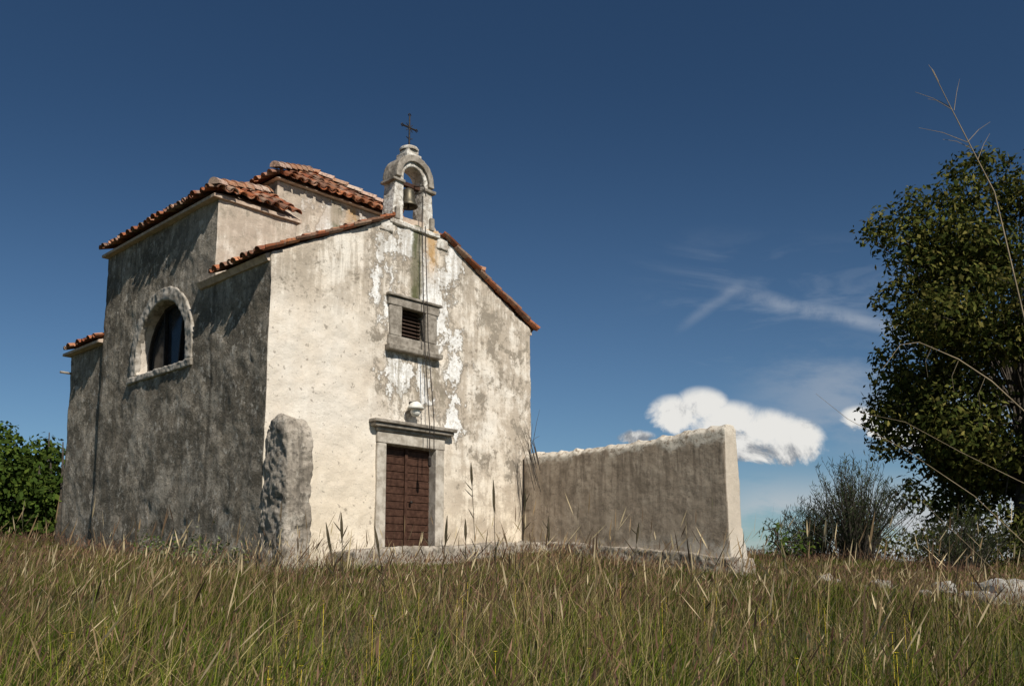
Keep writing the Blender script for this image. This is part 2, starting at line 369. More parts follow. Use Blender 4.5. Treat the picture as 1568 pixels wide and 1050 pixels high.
# ---- lunette
def arch(c,r0,r1,z0,zc,n=28):
    th=np.linspace(0,math.pi,n)
    o=[(c+r1,z0)]+[(c+r1*math.cos(t),zc+r1*math.sin(t)) for t in th]+[(c-r1,z0)]
    i=[(c+r0,z0)]+[(c+r0*math.cos(t),zc+r0*math.sin(t)) for t in th]+[(c-r0,z0)]
    return o,i
def archring(name,axis,o,i,a0,a1,mat,bev=.01):
    P=(lambda p,a:(p[0],a,p[1])) if axis=='y' else (lambda p,a:(a,p[0],p[1]))
    n=len(o); V=[P(p,a0) for p in o]+[P(p,a0) for p in i]+[P(p,a1) for p in o]+[P(p,a1) for p in i]; F=[]
    for k_ in range(n-1):
        F+= [(k_,k_+1,n+k_+1,n+k_),(2*n+k_,3*n+k_,3*n+k_+1,2*n+k_+1),(k_,2*n+k_,2*n+k_+1,k_+1),(n+k_,n+k_+1,3*n+k_+1,3*n+k_)]
    F+=[(0,n,3*n,2*n),(n-1,3*n-1,4*n-1,2*n-1)]
    ob=mk(name,V,F,mat,chapel)
    b=bmesh.new(); b.from_mesh(ob.data); bmesh.ops.recalc_face_normals(b,faces=b.faces); b.to_mesh(ob.data); b.free()
    if bev: bb=ob.modifiers.new("b",'BEVEL'); bb.width=bev; bb.segments=2; bb.limit_method='ANGLE'
    return ob
def roughen(ob,vox,amp,sc):
    ob.modifiers.clear(); r=ob.modifiers.new("r",'REMESH'); r.mode='VOXEL'; r.voxel_size=vox; r.use_smooth_shade=True
    disp(ob,sc,amp,ob.name+"n")
o,i=arch(LC,LR-.01,LR+.27,LZ0-.02,LZC)
roughen(archring("lunette_surround",'x',o,i,-.035,.10,BAND,0),.022,.05,.15)
roughen(box("lunette_sill",-.06,.3,LC-LR-.30,LC+LR+.30,LZ0-.17,LZ0-.02,BAND,chapel,0,.01),.022,.05,.15)
prism("lunette_glass",lun(LC,LR+.03,LZ0-.02,LZC),'x',.30,.32,GLASS,chapel)
o,i=arch(LC,LR-.07,LR+.02,LZ0,LZC); archring("lunette_frame",'x',o,i,.24,.295,IRON,0)
for dy,ang in ((-.34,6),(.30,-4)):
    b=box("lunette_mullion",.22,.295,-.022,.022,-.18,1.30,IRON,chapel,.004); b.location=(0,LC+dy,LZ0+.15); b.rotation_euler=(R(ang),0,0)
box("lunette_transom",.23,.29,LC-LR+.02,LC+LR-.02,LZ0+.0,LZ0+.06,IRON,chapel,.004)
# ---- bell gable
BC=3.25
def gab(r1,w1,r0,w0,z0,zs,n=18):
    th=np.linspace(0,math.pi,n)
    o=[(BC+w1,z0)]+[(BC+r1*math.cos(t),zs+r1*math.sin(t)) for t in th]+[(BC-w1,z0)]
    i=[(BC+w0,z0)]+[(BC+r0*math.cos(t),zs+r0*math.sin(t)) for t in th]+[(BC-w0,z0)]
    return o,i
GPm=M("gable_plaster",.95); ga=GPm.noise(4,6,.7); gb=GPm.noise(16,5,.7)
gc=GPm.mix(GPm.ss(ga,.38,.6),(.74,.71,.65),(.44,.39,.33)); gc=GPm.mix(GPm.m('MULTIPLY',GPm.ss(gb,.52,.64),.6),gc,(.20,.175,.14)); GPm.col(gc); GPm.bump(gb,.8,.03); GP=GPm.mat
o,i=gab(.47,.56,.27,.27,6.95,7.96); roughen(archring("bell_gable",'y',o,i,0.02,.38,GP,0),.018,.02,.12)
o,i=gab(.50,.50,.36,.36,7.90,7.97); roughen(archring("bell_gable_hood",'y',o,i,-.035,.43,STONE,0),.016,.018,.1)
roughen(box("bell_gable_base",2.60,3.94,-.05,.46,6.86,6.97,GP,chapel,0),.025,.04,.15)
for a,b,zt_ in ((2.36,2.68,6.90),(3.88,4.16,6.88)): roughen(box("bell_gable_foot",a,b,-.03,.40,6.66,zt_,GP,chapel,0),.025,.05,.15)
for a,b in ((2.68,2.99),(3.51,3.82)): box("impost",a,b,-.025,.41,7.80,7.86,STONE,chapel,.012,.006)
for a in (2.79,3.71): roughen(box("gable_scroll",a-.05,a+.05,-.06,.04,6.97,7.25,STONE,chapel,0),.018,.02,.1)
box("finial_base",BC-.20,BC+.20,.02,.38,8.42,8.54,GP,chapel,.02,.008)
box("finial_neck",BC-.15,BC+.15,.06,.34,8.542,8.63,GP,chapel,.02,.006)
lathe("finial_cap",[(.19,0),(.205,.035),(.18,.07),(.10,.11),(0,.13)],GP,chapel,(BC,.2,8.63),16)
V=[];F=[]; zb=8.72
tube(V,F,[(BC,.2,zb),(BC,.2,zb+.70)],[.020,.016])
tube(V,F,[(BC-.18,.2,zb+.44),(BC+.18,.2,zb+.44)],[.018,.018])
for (x,zq) in ((BC-.19,zb+.44),(BC+.19,zb+.44),(BC,zb+.72)):
    tube(V,F,[(x-.035,.2,zq),(x,.2,zq+.035),(x+.035,.2,zq),(x,.2,zq-.035),(x-.035,.2,zq)],[.012]*5,5)
for sg in (-1,1): tube(V,F,[(BC-.08,.2,zb+.44-.08*sg),(BC,.2,zb+.44),(BC+.08,.2,zb+.44+.08*sg)],[.008]*3,5)
tube(V,F,[(BC-.08,.2,zb+.22),(BC,.2,zb+.18),(BC+.08,.2,zb+.22)],[.01]*3,5)
mk("iron_cross",V,F,IRON,chapel)
lathe("bell",[(0,.38),(.06,.38),(.11,.35),(.125,.27),(.14,.16),(.17,.06),(.205,0),(.20,-.01),(.16,.05),(.13,.15),(0,.3)],BRONZE,chapel,(BC,.2,7.44))
lathe("bell_clapper",[(0,.1),(.012,.1),(.012,-.02),(.035,-.05),(0,-.09)],IRON,chapel,(BC,.2,7.44),10)
box("bell_yoke",BC-.28,BC+.28,.15,.25,7.84,7.93,WOOD,chapel,.01)
V=[];F=[]
tube(V,F,[(BC-.05,.2,7.8),(BC-.05,.2,7.92)],[.015]*2);tube(V,F,[(BC+.05,.2,7.8),(BC+.05,.2,7.92)],[.015]*2)
tube(V,F,[(BC+.1,.2,7.9),(BC+.16,-.1,7.84),(BC+.17,-.16,7.6)],[.012]*3)
mk("bell_lever",V,F,IRON,chapel)
V=[];F=[]
for u0,u1,zb in ((3.36,3.46,2.2),(3.45,3.57,2.35)):
    tube(V,F,[(u0,-.12,7.6 if u0<3.4 else 6.98),(u0,-.12,6.85),(u0*.5+u1*.5,-.18,4.6),(u1,-.32,zb+.6),(u1,-.33,zb)],[.010]*5,5)
tube(V,F,[(3.46,-.33,2.25),(3.46,-.33,2.2),(3.46,-.33,2.05),(3.46,-.33,2.02)],[.012,.035,.035,.012],8)
mk("bell_rope",V,F,IRON,chapel)
lathe("door_lamp_shade",[(0,.12),(.05,.12),(.10,.09),(.15,.02),(.17,-.03),(.16,-.03),(.09,.05),(0,.09)],ENAM,chapel,(3.20,-.19,3.18),18)
lathe("door_lamp_globe",[(0,.05),(.08,.02),(.105,-.05),(.07,-.12),(0,-.15)],ENAM,chapel,(3.20,-.19,3.14),14)
box("door_lamp_bracket",3.18,3.22,-.19,.0,3.29,3.32,IRON,chapel,.004)
V=[];F=[]; tube(V,F,[(.07,8.85,4.72),(-.22,8.85,4.72)],[.03,.03]); mk("drain_spout",V,F,STONE,chapel)

# ------------------------------------------------------------------ threshold slab, stub pillar, yard wall
def rough(name,polyfn,parent,mat,vox=.04,d=((.35,.07),(.09,.03))):
    o=polyfn(); o.name=name; o.data.materials.clear(); o.data.materials.append(mat)
    r=o.modifiers.new("r",'REMESH'); r.mode='VOXEL'; r.voxel_size=vox; r.use_smooth_shade=True
    for n,(s,t) in enumerate(d): disp(o,s,t,name+str(n))
    o.location=P0; o.rotation_euler=(0,0,A); return o
rough("stone_step",lambda:prism("door_step",[(1.3,-.5),(6.42,-.5),(6.42,.62),(5.0,.58),(4.0,.50),(2.3,.44),(1.3,.36)],'y',-.90,-.04),None,PILM,.035,((.5,.08),(.09,.035)))
def pil():
    b=bmesh.new(); nz_=30; ns=28; rings=[]
    for k_ in range(nz_+1):
        t=k_/nz_; zq=-.6+3.24*t
        top=max(0,(zq-2.18)/.46); sh_=math.sqrt(max(0,1-min(top,1)**2.4))
        ring=[]
        for s in range(ns):
            a=2*math.pi*s/ns; cx,sy=math.cos(a),math.sin(a)
            e=.28; px=math.copysign(abs(cx)**e,cx)*.265; py=math.copysign(abs(sy)**e,sy)*.375
            f_=1+.10*noise.noise(Vector((px*3,py*3,zq*1.6)))+.05*noise.noise(Vector((px*8,py*8,zq*5)))+.06*(1-t)
            sh2=max(.12,sh_)
            # the far side leans against the chapel corner, the near shoulder is worn lower
            ring.append(b.verts.new((.235+px*f_*(sh2*.55+.45 if sh_>.1 else .4),-.385+py*f_*sh2+(.08*(1-sh_)),zq+.05*noise.noise(Vector((px*5,py*5,1))))))
        rings.append(ring)
    for k_ in range(nz_):
        for s in range(ns): b.faces.new((rings[k_][s],rings[k_][(s+1)%ns],rings[k_+1][(s+1)%ns],rings[k_+1][s]))
    b.faces.new(rings[0][::-1]); b.faces.new(rings[-1]); bmesh.ops.recalc_face_normals(b,faces=b.faces)
    me=D.meshes.new("wall_stub"); b.to_mesh(me); b.free(); return link(D.objects.new("wall_stub",me))
rough("wall_stub",pil,None,PILM,.028,((.3,.12),(.08,.045)))
def yard():
    b=bmesh.new(); n=60
    for kk in range(n+1):
        t=kk/n; w=-5.1+t*5.05
        zt=2.60+.05*math.cos(t*5)+.05*(1-t)**4+noise.noise(Vector((w*2.2,0,3)))*.07+noise.noise(Vector((w*7,0,5)))*.06
        h0=.06*(1-t)
        for (u,zz) in ((6.40-h0,-.6),(6.42,.55),(6.46,2.0),(6.47,zt-.1),(6.55,zt),(6.78,zt),(6.88,zt-.08),(6.90,.8),(6.98+h0,-.6)):
            b.verts.new((u,w,zz))
    b.verts.ensure_lookup_table(); m_=9
    for kk in range(n):
        for j in range(m_):
            a=kk*m_+j; c=kk*m_+(j+1)%m_; b.faces.new([b.verts[i_] for i_ in (a,c,c+m_,a+m_)])
    b.faces.new([b.verts[j] for j in range(m_)]); b.faces.new([b.verts[n*m_+j] for j in range(m_-1,-1,-1)])
    for j in (0,1,7,8):
        b.verts[j].co.y-=.22 if j in(0,8) else .06
    bmesh.ops.recalc_face_normals(b,faces=b.faces); me=D.meshes.new("yard_wall"); b.to_mesh(me); b.free()
    return link(D.objects.new("yard_wall",me))
rough("yard_wall",yard,None,WALLM,.03,((.9,.035),(.12,.014)))
def plin(): return prism("p",[(-5.28,-.6),(-.05,-.6),(-.05,.66),(-1.6,.58),(-3.2,.45),(-4.6,.32),(-5.28,.24)],'x',6.28,7.05)
rough("yard_wall_plinth",plin,None,PILM,.03,((.4,.10),(.07,.05)))
def stone(V,F,c,s,sub=2):
    b=bmesh.new(); bmesh.ops.create_icosphere(b,subdivisions=sub,radius=1.)
    base=len(V); off=Vector((random.random()*50,random.random()*50,0)); rz=random.uniform(0,6.28)
    for v in b.verts:
        p=v.co.copy(); p=Vector([math.copysign(abs(a)**.7,a) for a in p])*(1+.45*noise.noise(p*1.6+off)); p=Vector((p.x*s[0],p.y*s[1],p.z*s[2]))
        V.append(Vector((p.x*math.cos(rz)-p.y*math.sin(rz),p.x*math.sin(rz)+p.y*math.cos(rz),p.z))+Vector(c))
    for f in b.faces: F.append(tuple(base+v.index for v in f.verts))
    b.free()

# ------------------------------------------------------------------ terrain
def sstep(a,b,x):
    t=np.clip((x-a)/(b-a),0,1); return t*t*(3-2*t)
def H(x,y):
    x=np.asarray(x,float);y=np.asarray(y,float)
    b=-1.38+.088*np.minimum(y,20)
    b=b+np.where(y>20,.088*6*(1-np.exp(-(np.maximum(y,20)-20)/6)),0)
    b=b-.055*np.clip(x-1.,0,40)*sstep(6,16,y)
    b=b-7.5*sstep(32,170,np.hypot(x,y-10)*1.0)
    b=b+.05*np.sin(x*1.3+1)*np.sin(y*1.1)+.03*np.sin(x*3.1)*np.cos(y*2.7+1)
    return b
def axis(lo,hi,core,step):
    a=list(np.arange(-core,core+.01,step)); s=step; x=core
    while x<hi: s*=1.35; x+=s; a.append(x)
    b=[-t for t in a if t>core]; return np.array(sorted(b+a))
xs=axis(0,4000,26,.5); ys=axis(0,4000,26,.5)+14
XX,YY=np.meshgrid(xs,ys); ZZ=H(XX,YY); n0,n1_=XX.shape
Vg=np.stack([XX.ravel(),YY.ravel(),ZZ.ravel()],1); idx=np.arange(n0*n1_).reshape(n0,n1_)
Fg=np.stack([idx[:-1,:-1].ravel(),idx[:-1,1:].ravel(),idx[1:,1:].ravel(),idx[1:,:-1].ravel()],1)
gm_=M("meadow_ground",1.); na=gm_.noise(.6,4,.6); nb=gm_.noise(9,4,.7)
cg=gm_.mix(gm_.ss(na,.4,.6),(.055,.065,.022),(.11,.095,.045)); cg=gm_.mix(gm_.ss(nb,.45,.65),cg,(.035,.04,.015)); gm_.col(cg); gm_.bump(nb,.8,.05)
fast("meadow_ground",Vg,Fg,gm_.mat,smooth=True)

# ------------------------------------------------------------------ grass
def uw(x,y):
    dx=x-P0.x;dy=y-P0.y; return dx*math.cos(A)+dy*math.sin(A), -dx*math.sin(A)+dy*math.cos(A)
def inside(x,y):
    u,w=uw(x,y)
    return ((u>-.04)&(u<7.1)&(w>-.02)&(w<9.1))|((u>6.25)&(u<7.1)&(w>-5.35)&(w<0))|((u>-.05)&(u<.55)&(w>-.8)&(w<0))|((u>1.3)&(u<6.4)&(w>-.92)&(w<0))
def lown(x,y,s,ph): return .5+.25*(np.sin(x*s+ph)+np.sin(y*s*1.3+ph*2+1.1*np.sin(x*s*.7)))
GV=[];GF=[];GC=[];cnt=0
def blades(n,hlo,hhi,wid,cols,bend,ylo=2.4,yhi=27,head=None,lv=4,dark=.5,patch=None,abs_h=False):
    global cnt
    y=np.sqrt(rng.uniform(ylo**2,yhi**2,n)); x=rng.uniform(-1,1,n)*(.62*y+1.3)
    ok=~inside(x,y)
    if patch is not None: ok&=rng.random(n)<np.clip((lown(x,y,patch[0],patch[1])+.3*lown(x,y,3.1,1.)-patch[2])*patch[3],.05,1)
    x=x[ok];y=y[ok];n=len(x); z=H(x,y)-.03
    far=np.clip((y-3)/13,0,1)
    h=rng.uniform(hlo,hhi,n)
    if not abs_h: h=h*(1-.50*far)*(.55+.9*lown(x,y,1.7,.4))*(1-.15*np.clip(x-1,0,3)/3)
    u_,w_=uw(x,y); fr=(u_>.6)&(u_<6.4)&(w_<0)&(w_>-3); h=np.where(fr,h*(.62+.38*np.clip((-w_-.9)/2,0,1)),h)
    w=wid*rng.uniform(.6,1.3,n)*(1+1.*far)
    az=rng.normal(.6,1.3,n); lx=np.cos(az);ly=np.sin(az)
    bd=rng.uniform(bend[0],bend[1],n); fa=rng.uniform(0,2*np.pi,n)
    fx=np.cos(fa)*w;fy=np.sin(fa)*w
    ci=rng.integers(0,len(cols),n); col=np.array(cols)[ci]*rng.uniform(.6,1.35,(n,1))
    pat=lown(x,y,.9,2.)[:,None]*.6+lown(x,y,2.6,.3)[:,None]*.4; col=col*(.55+.8*pat)
    V=np.zeros((n,lv*2,3));Cq=np.zeros((n,lv*2,3))
    for k_ in range(lv):
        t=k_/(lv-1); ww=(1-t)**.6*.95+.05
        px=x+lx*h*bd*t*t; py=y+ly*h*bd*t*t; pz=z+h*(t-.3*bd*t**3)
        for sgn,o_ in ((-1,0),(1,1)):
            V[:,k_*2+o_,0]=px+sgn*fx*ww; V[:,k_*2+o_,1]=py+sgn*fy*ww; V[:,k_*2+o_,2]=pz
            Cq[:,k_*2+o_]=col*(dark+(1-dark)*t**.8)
    base=cnt+np.arange(n)[:,None,None]*(lv*2)
    f=np.array([[2*k_,2*k_+1,2*k_+3,2*k_+2] for k_ in range(lv-1)])[None]
    GV.append(V.reshape(-1,3));GC.append(Cq.reshape(-1,3));GF.append((base+f).reshape(-1,4));cnt+=n*lv*2
    if head:
        hl=head[0]*rng.uniform(.6,1.3,n); hw=head[1]*rng.uniform(.6,1.3,n)*(1+.9*far)
        tx=x+lx*h*bd;ty=y+ly*h*bd;tz=z+h*(1-.3*bd)
        hc=np.array(head[2])[rng.integers(0,len(head[2]),n)]*rng.uniform(.7,1.3,(n,1))
        V=np.zeros((n,8,3)); cx=np.cos(fa)*hw;cy=np.sin(fa)*hw
        dxh=lx*bd*1.6;dyh=ly*bd*1.6
        prof=[(-.15,.15),(.2,1.),(.6,.75),(1.,.12)]
        for k_,(t,ww) in enumerate(prof):
            for sgn,o_ in ((-1,0),(1,1)):
                V[:,k_*2+o_,0]=tx+dxh*hl*t+sgn*cx*ww;V[:,k_*2+o_,1]=ty+dyh*hl*t+sgn*cy*ww;V[:,k_*2+o_,2]=tz+hl*t*(1-.3*bd)
        base=cnt+np.arange(n)[:,None,None]*8
        f=np.array([[0,1,3,2],[2,3,5,4],[4,5,7,6]])[None]
        GV.append(V.reshape(-1,3));GC.append(np.repeat(hc,8,0));GF.append((base+f).reshape(-1,4));cnt+=n*8
green=[(.095,.135,.016),(.13,.165,.022),(.062,.10,.014),(.17,.18,.032)]
straw=[(.34,.255,.11),(.25,.185,.085),(.46,.37,.18),(.17,.12,.06)]
brown=[(.15,.082,.052),(.21,.125,.078),(.105,.062,.045)]
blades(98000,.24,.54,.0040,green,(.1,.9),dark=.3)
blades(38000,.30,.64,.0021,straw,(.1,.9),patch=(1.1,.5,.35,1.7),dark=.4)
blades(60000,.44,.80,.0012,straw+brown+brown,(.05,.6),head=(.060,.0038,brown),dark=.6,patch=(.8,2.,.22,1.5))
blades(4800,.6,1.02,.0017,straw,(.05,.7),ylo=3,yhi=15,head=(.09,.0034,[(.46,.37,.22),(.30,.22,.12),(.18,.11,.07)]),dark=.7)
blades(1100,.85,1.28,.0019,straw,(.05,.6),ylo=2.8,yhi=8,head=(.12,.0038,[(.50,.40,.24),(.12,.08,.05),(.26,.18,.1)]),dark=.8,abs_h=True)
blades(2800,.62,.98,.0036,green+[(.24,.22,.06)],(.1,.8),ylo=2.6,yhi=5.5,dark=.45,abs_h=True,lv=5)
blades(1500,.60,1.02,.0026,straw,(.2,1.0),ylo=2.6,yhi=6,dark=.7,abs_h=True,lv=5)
fast("meadow_grass",np.concatenate(GV),np.concatenate(GF),leafmat("grass_blades",.22),np.concatenate(GC))
V=[];F=[]
YEL=simple("yellow_petals",(.65,.48,.03),(.80,.62,.05),9,.7,0)
for _ in range(46):
    y=random.uniform(3.6,9); x=random.uniform(-.5,.5)*y; zt=float(H(x,y))+random.uniform(.56,.76)-.02*y
    for k_ in range(7):
        a=k_*.9; d=Vector((math.cos(a),math.sin(a),.35)); s=Vector((-math.sin(a),math.cos(a),0)); b=len(V); c0=Vector((x,y,zt)); l=.013
        V+= [c0,c0+d*l*.6+s*.004,c0+d*l,c0+d*l*.6-s*.004]; F.append((b,b+1,b+2,b+3))
    tube(V,F,[(x,y,zt-.5),(x,y,zt)],[.001,.001],3)
mk("yellow_wildflowers",V,F,YEL)

# ------------------------------------------------------------------ foliage
LM=leafmat("leaves",.2)
def leaves(name,blobs,L,Wd,cols,parent=None,shell=.55,mat=LM,up=0.3):
    Vs=[];Cs=[];tot=0
    for (c,r,n) in blobs:
        d=rng.normal(size=(n,3)); d/=np.linalg.norm(d,axis=1)[:,None]
        rad=rng.uniform(shell,1.,n)**.6
        p=np.array(c)+d*rad[:,None]*np.array(r)+rng.normal(size=(n,3))*.09
        nm=d*.8+rng.normal(size=(n,3))*.7+np.array([0,0,up]); nm/=np.linalg.norm(nm,axis=1)[:,None]
        t=np.cross(nm,rng.normal(size=(n,3))); t/=np.linalg.norm(t,axis=1)[:,None]; t[:,2]-=.25
        b=np.cross(nm,t)
        l=L*rng.uniform(.6,1.25,(n,1)); w=Wd*rng.uniform(.6,1.25,(n,1))
        V=np.stack([p,p+t*l*.5+b*w*.5+nm*l*.06,p+t*l,p+t*l*.5-b*w*.5+nm*l*.06],1)
        col=np.array(cols)[rng.integers(0,len(cols),n)]*rng.uniform(.7,1.3,(n,1))*rng.uniform(.75,1.2)
        Vs.append(V.reshape(-1,3)); Cs.append(np.repeat(col,4,0)); tot+=n
    V=np.concatenate(Vs); F=np.arange(tot*4).reshape(-1,4)
    return fast(name,V,F,mat,np.concatenate(Cs),parent)
def tree(name,base,height,crown_c,crown_r,nb,nper,L,Wd,cols,br=(.8,1.4),trunk_r=.25,seed=1,extra=()):
    rnd=random.Random(seed); e=D.objects.new(name,None); link(e)
    V=[];F=[]; cc=Vector(crown_c); b=Vector(base)
    tube(V,F,[b,b+Vector((.1,0,height*.2)),b.lerp(cc,.6),cc+Vector((0,0,crown_r[2]*.5))],[trunk_r,trunk_r*.75,trunk_r*.5,trunk_r*.15],8)
    blobs=[]
    for i_ in range(nb):
        d=Vector((rnd.gauss(0,1),rnd.gauss(0,1),rnd.gauss(0,1))).normalized(); q=rnd.uniform(.35,1.)**.6
        c=cc+Vector((d.x*crown_r[0],d.y*crown_r[1],d.z*crown_r[2]))*q
        rr=rnd.uniform(*br); blobs.append(((c.x,c.y,c.z),(rr,rr,rr*.75),int(nper*rr*rr)))
        s=b.lerp(cc,rnd.uniform(.35,.9)); mid=s.lerp(c,.5)+Vector((0,0,rnd.uniform(-.1,.4)))
        tube(V,F,[s,mid,c],[trunk_r*.18,trunk_r*.09,.010],5)
        for _ in range(3):
            dd=Vector((rnd.gauss(0,1),rnd.gauss(0,1),rnd.gauss(0,.8))).normalized()*rr*.9
            tube(V,F,[c,c+dd*.5,c+dd],[.015,.010,.004],4)
    for c,rr in extra: 
        blobs.append((c,(rr,rr,rr*.8),int(nper*rr*rr))); s=cc.lerp(Vector(c),.5); tube(V,F,[s,s.lerp(Vector(c),.5),Vector(c)],[.03,.02,.01],5)
    mk("trunk",V,F,BARK,e); leaves("foliage",blobs,L,Wd,cols,e,shell=.3); return e
olive=[(.080,.088,.021),(.055,.066,.016),(.11,.11,.028),(.165,.145,.042),(.038,.050,.013)]
ex=[((9.85,23.6,4.2),.55),((10.0,23.8,5.6),.55),((9.85,23.8,3.3),.5),((10.0,23.9,9.3),.5),((10.2,23.9,7.3),.6),((12.2,24,10.3),.75),((13.3,24,10.8),.7),((10.9,24,9.9),.6),((10.3,23.8,2.0),.6),((11.4,23.8,1.3),.8),((12.4,23.4,1.2),.9),((13.4,23.4,1.0),.9),((11.0,23.5,3.0),.8),((11.2,23.4,6.6),.8),((9.4,23.6,3.9),.32),((9.6,23.6,5.0),.28),((9.6,23.8,9.0),.3)]
ex+=[((10.6,23.9,8.9),.85),((11.5,23.9,9.5),.9),((10.9,23.7,8.0),.9),((11.8,23.5,8.7),.95),((12.7,23.8,9.6),.95),((10.6,23.6,6.4),.75),((13.8,23.8,9.9),.9),((10.5,23.4,5.2),.8),((10.9,23.4,4.0),.85),((11.9,23.2,7.4),.9),((12.9,23.2,8.3),.95),((11.6,23.2,5.2),.9),((12.3,24,11.0),.5),((13.0,24,11.3),.4)]
tree("broadleaf_tree",(13.2,24,float(H(13.2,24))-.1),9,(13.75,24.2,5.5),(3.4,3.3,4.8),115,760,.17,.085,olive,(.5,1.2),.28,3,extra=ex)
dk=[(.045,.075,.014),(.06,.095,.02),(.035,.055,.012),(.08,.11,.02)]
bl=[]; V=[];F=[]
for i_ in range(46):
    x=-31+i_*.33+random.uniform(-1,1); y=36+random.uniform(-3,5); g_=float(H(x,y)); top=random.uniform(4.7,6.9)-.02*abs(x+19)
    for _ in range(4):
        rr=random.uniform(.6,1.2); zz=random.uniform(g_+.3,top-rr*.8); bl.append(((x+random.uniform(-1,1),y+random.uniform(-1,1),zz),(rr,rr,rr*.85),int(420*rr*rr)))
    tube(V,F,[(x,y,g_-.2),(x+.1,y,g_+2),(x,y,top-1)],[.10,.07,.02],5)
e=D.objects.new("background_trees",None); link(e); mk("trunks",V,F,BARK,e); leaves("foliage",bl,.26,.15,dk,e,shell=.3)
bl=[]
for i_ in range(60):
    x=-10+i_*1.6; y=95+random.uniform(-6,12); rr=random.uniform(1.6,3.0); top=-1.8+1.2*math.sin(i_*.5)+ (1.5 if x>18 else 0)
    bl.append(((x,y,top-rr*.6),(rr*1.3,rr,rr),500)); bl.append(((x,y,top-rr*1.8),(rr*1.3,rr,rr),300))
leaves("distant_trees",bl,.7,.45,dk)
def broom(name,c,rad,hgt,n,cols):
    e=D.objects.new(name,None); link(e); V=[];F=[];Vs=[];Cs=[]
    for i_ in range(n):
        a=random.uniform(0,6.28); q=random.uniform(0,1)**.6; h=hgt*random.uniform(.5,1.)*(1-.35*q)
        b=Vector((c[0]+random.gauss(0,.18),c[1]+random.gauss(0,.18),c[2]-.1)); dx=Vector((math.cos(a),math.sin(a),0))*rad*q
        pts=[b,b+dx*.35+Vector((0,0,h*.45)),b+dx*.75+Vector((0,0,h*.8)),b+dx+Vector((random.gauss(0,.08),0,h))]
        tube(V,F,pts,[.012,.009,.006,.003],4)
        for _ in range(20):
            t=random.uniform(.25,1); k_=min(2,int(t*3)); p=pts[k_].lerp(pts[k_+1],t*3-k_) if t<1 else pts[3]
            d=Vector((random.gauss(0,.8),random.gauss(0,.8),random.gauss(1.2,.5))).normalized(); s=d.cross(Vector((.3,.5,.2))).normalized()
            l=random.uniform(.08,.2); Vs+= [p,p+d*l*.5+s*.007,p+d*l,p+d*l*.5-s*.007]
            cc_=random.choice(cols); q_=random.uniform(.7,1.3); Cs+=[tuple(x*q_ for x in cc_)]*4
    mk("stems",V,F,BARK,e); Va=np.array([tuple(v) for v in Vs]); fast("leaves",Va,np.arange(len(Va)).reshape(-1,4),LM,np.array(Cs),e)
bc=[(.05,.065,.03),(.038,.05,.024),(.08,.095,.045)]
g_=lambda x,y: float(H(x,y))
broom("broom_shrub",(8.2,22,g_(8.2,22)),1.4,3.1,260,bc)
broom("broom_shrub.001",(7.4,22.5,g_(7.4,22.5)),.9,1.9,110,bc)
broom("broom_shrub.002",(10.6,22,g_(10.6,22)),1.3,1.9,150,bc)
tree("sapling",(5.75,20,g_(5.75,20)),1,(5.75,20,g_(5.75,20)+.65),(.22,.22,.45),8,260,.12,.05,dk,(.18,.28),.03,5)
tree("small_bush",(6.3,21.5,g_(6.3,21.5)),1,(6.4,21.5,g_(6.3,21.5)+.4),(.5,.4,.25),9,260,.12,.06,dk,(.25,.4),.03,6)
bl=[((x,23+random.uniform(-1,1),g_(x,23)+random.uniform(.1,.8)),(.6,.6,.45),260) for x in np.arange(8.6,19,.42)]
leaves("undergrowth",bl,.13,.06,olive,shell=.3)
bl=[]
for u,w in ((-.35,1.2),(-.3,1.9),(-.5,3.1),(-.4,.3),(-.6,2.4)):
    p=toW(u,w); bl.append(((p[0],p[1],g_(p[0],p[1])+.25),(.28,.28,.28),170))
leaves("nettles",bl,.09,.04,[(.08,.12,.03),(.06,.09,.02),(.22,.23,.14)])
LIME=rubble("limestone",(.30,.285,.25),(.48,.46,.42),(.14,.13,.115),None,.03)
rk=[((6.75,13.0),(.36,.22,.17),.12),((7.25,13.3),(.30,.2,.16),.12),((6.2,13.4),(.16,.13,.10),.12),((6.1,15.4),(.15,.1,.08),.06),((5.5,16.4),(.13,.1,.07),.06),((7.9,14.6),(.25,.2,.14),.08)]
for i_,((x,y),s,up_) in enumerate(rk):
    V=[];F=[]; stone(V,F,(x,y,g_(x,y)+s[2]*.6+up_),s,3); stone(V,F,(x+.05,y+.1,g_(x,y)),(s[0]*1.1,s[1]*1.1,.2),2)
    for _ in range(2): stone(V,F,(x+random.uniform(-.3,.3),y+random.uniform(-.2,.2),g_(x,y)+s[2]*.3+up_*.6),[q*.6 for q in s],3)
    mk("limestone_rock" if i_==0 else "limestone_rock.%03d"%i_,V,F,LIME,None,True)
def ptA(px,py,Y): return Vector(((px-784)/1424*Y,Y,(875-py)/1412*Y))
V=[];F=[]
for px,py,Y,l in ((755,735,6.2,.22),(720,708,6.6,.17),(712,795,6,.14),(684,790,6.4,.2),(572,805,6.2,.2),(520,785,5.8,.18),(805,748,7,.18),(840,790,7,.2),(497,800,6,.2),(980,800,7,.16)):
    t=ptA(px,py,Y); b=Vector((t.x+random.uniform(-.12,.2),Y,float(H(t.x,Y)))); m1=b.lerp(t,.6)+Vector((random.uniform(-.03,.03),0,0)); d=(t-m1).normalized()
    tube(V,F,[b,m1,t-d*l],[.003,.0025,.002],4)
    tube(V,F,[t-d*l,t-d*l*.7,t-d*l*.35,t],[.003,.010,.009,.002],5)
    for _ in range(4):
        q=m1.lerp(t,random.uniform(0,.8)); dd=Vector((random.uniform(-1,1),random.uniform(-.5,.5),.9)).normalized()*l*.5
        tube(V,F,[q,q+dd*.5,q+dd],[.003,.004,.001],4)
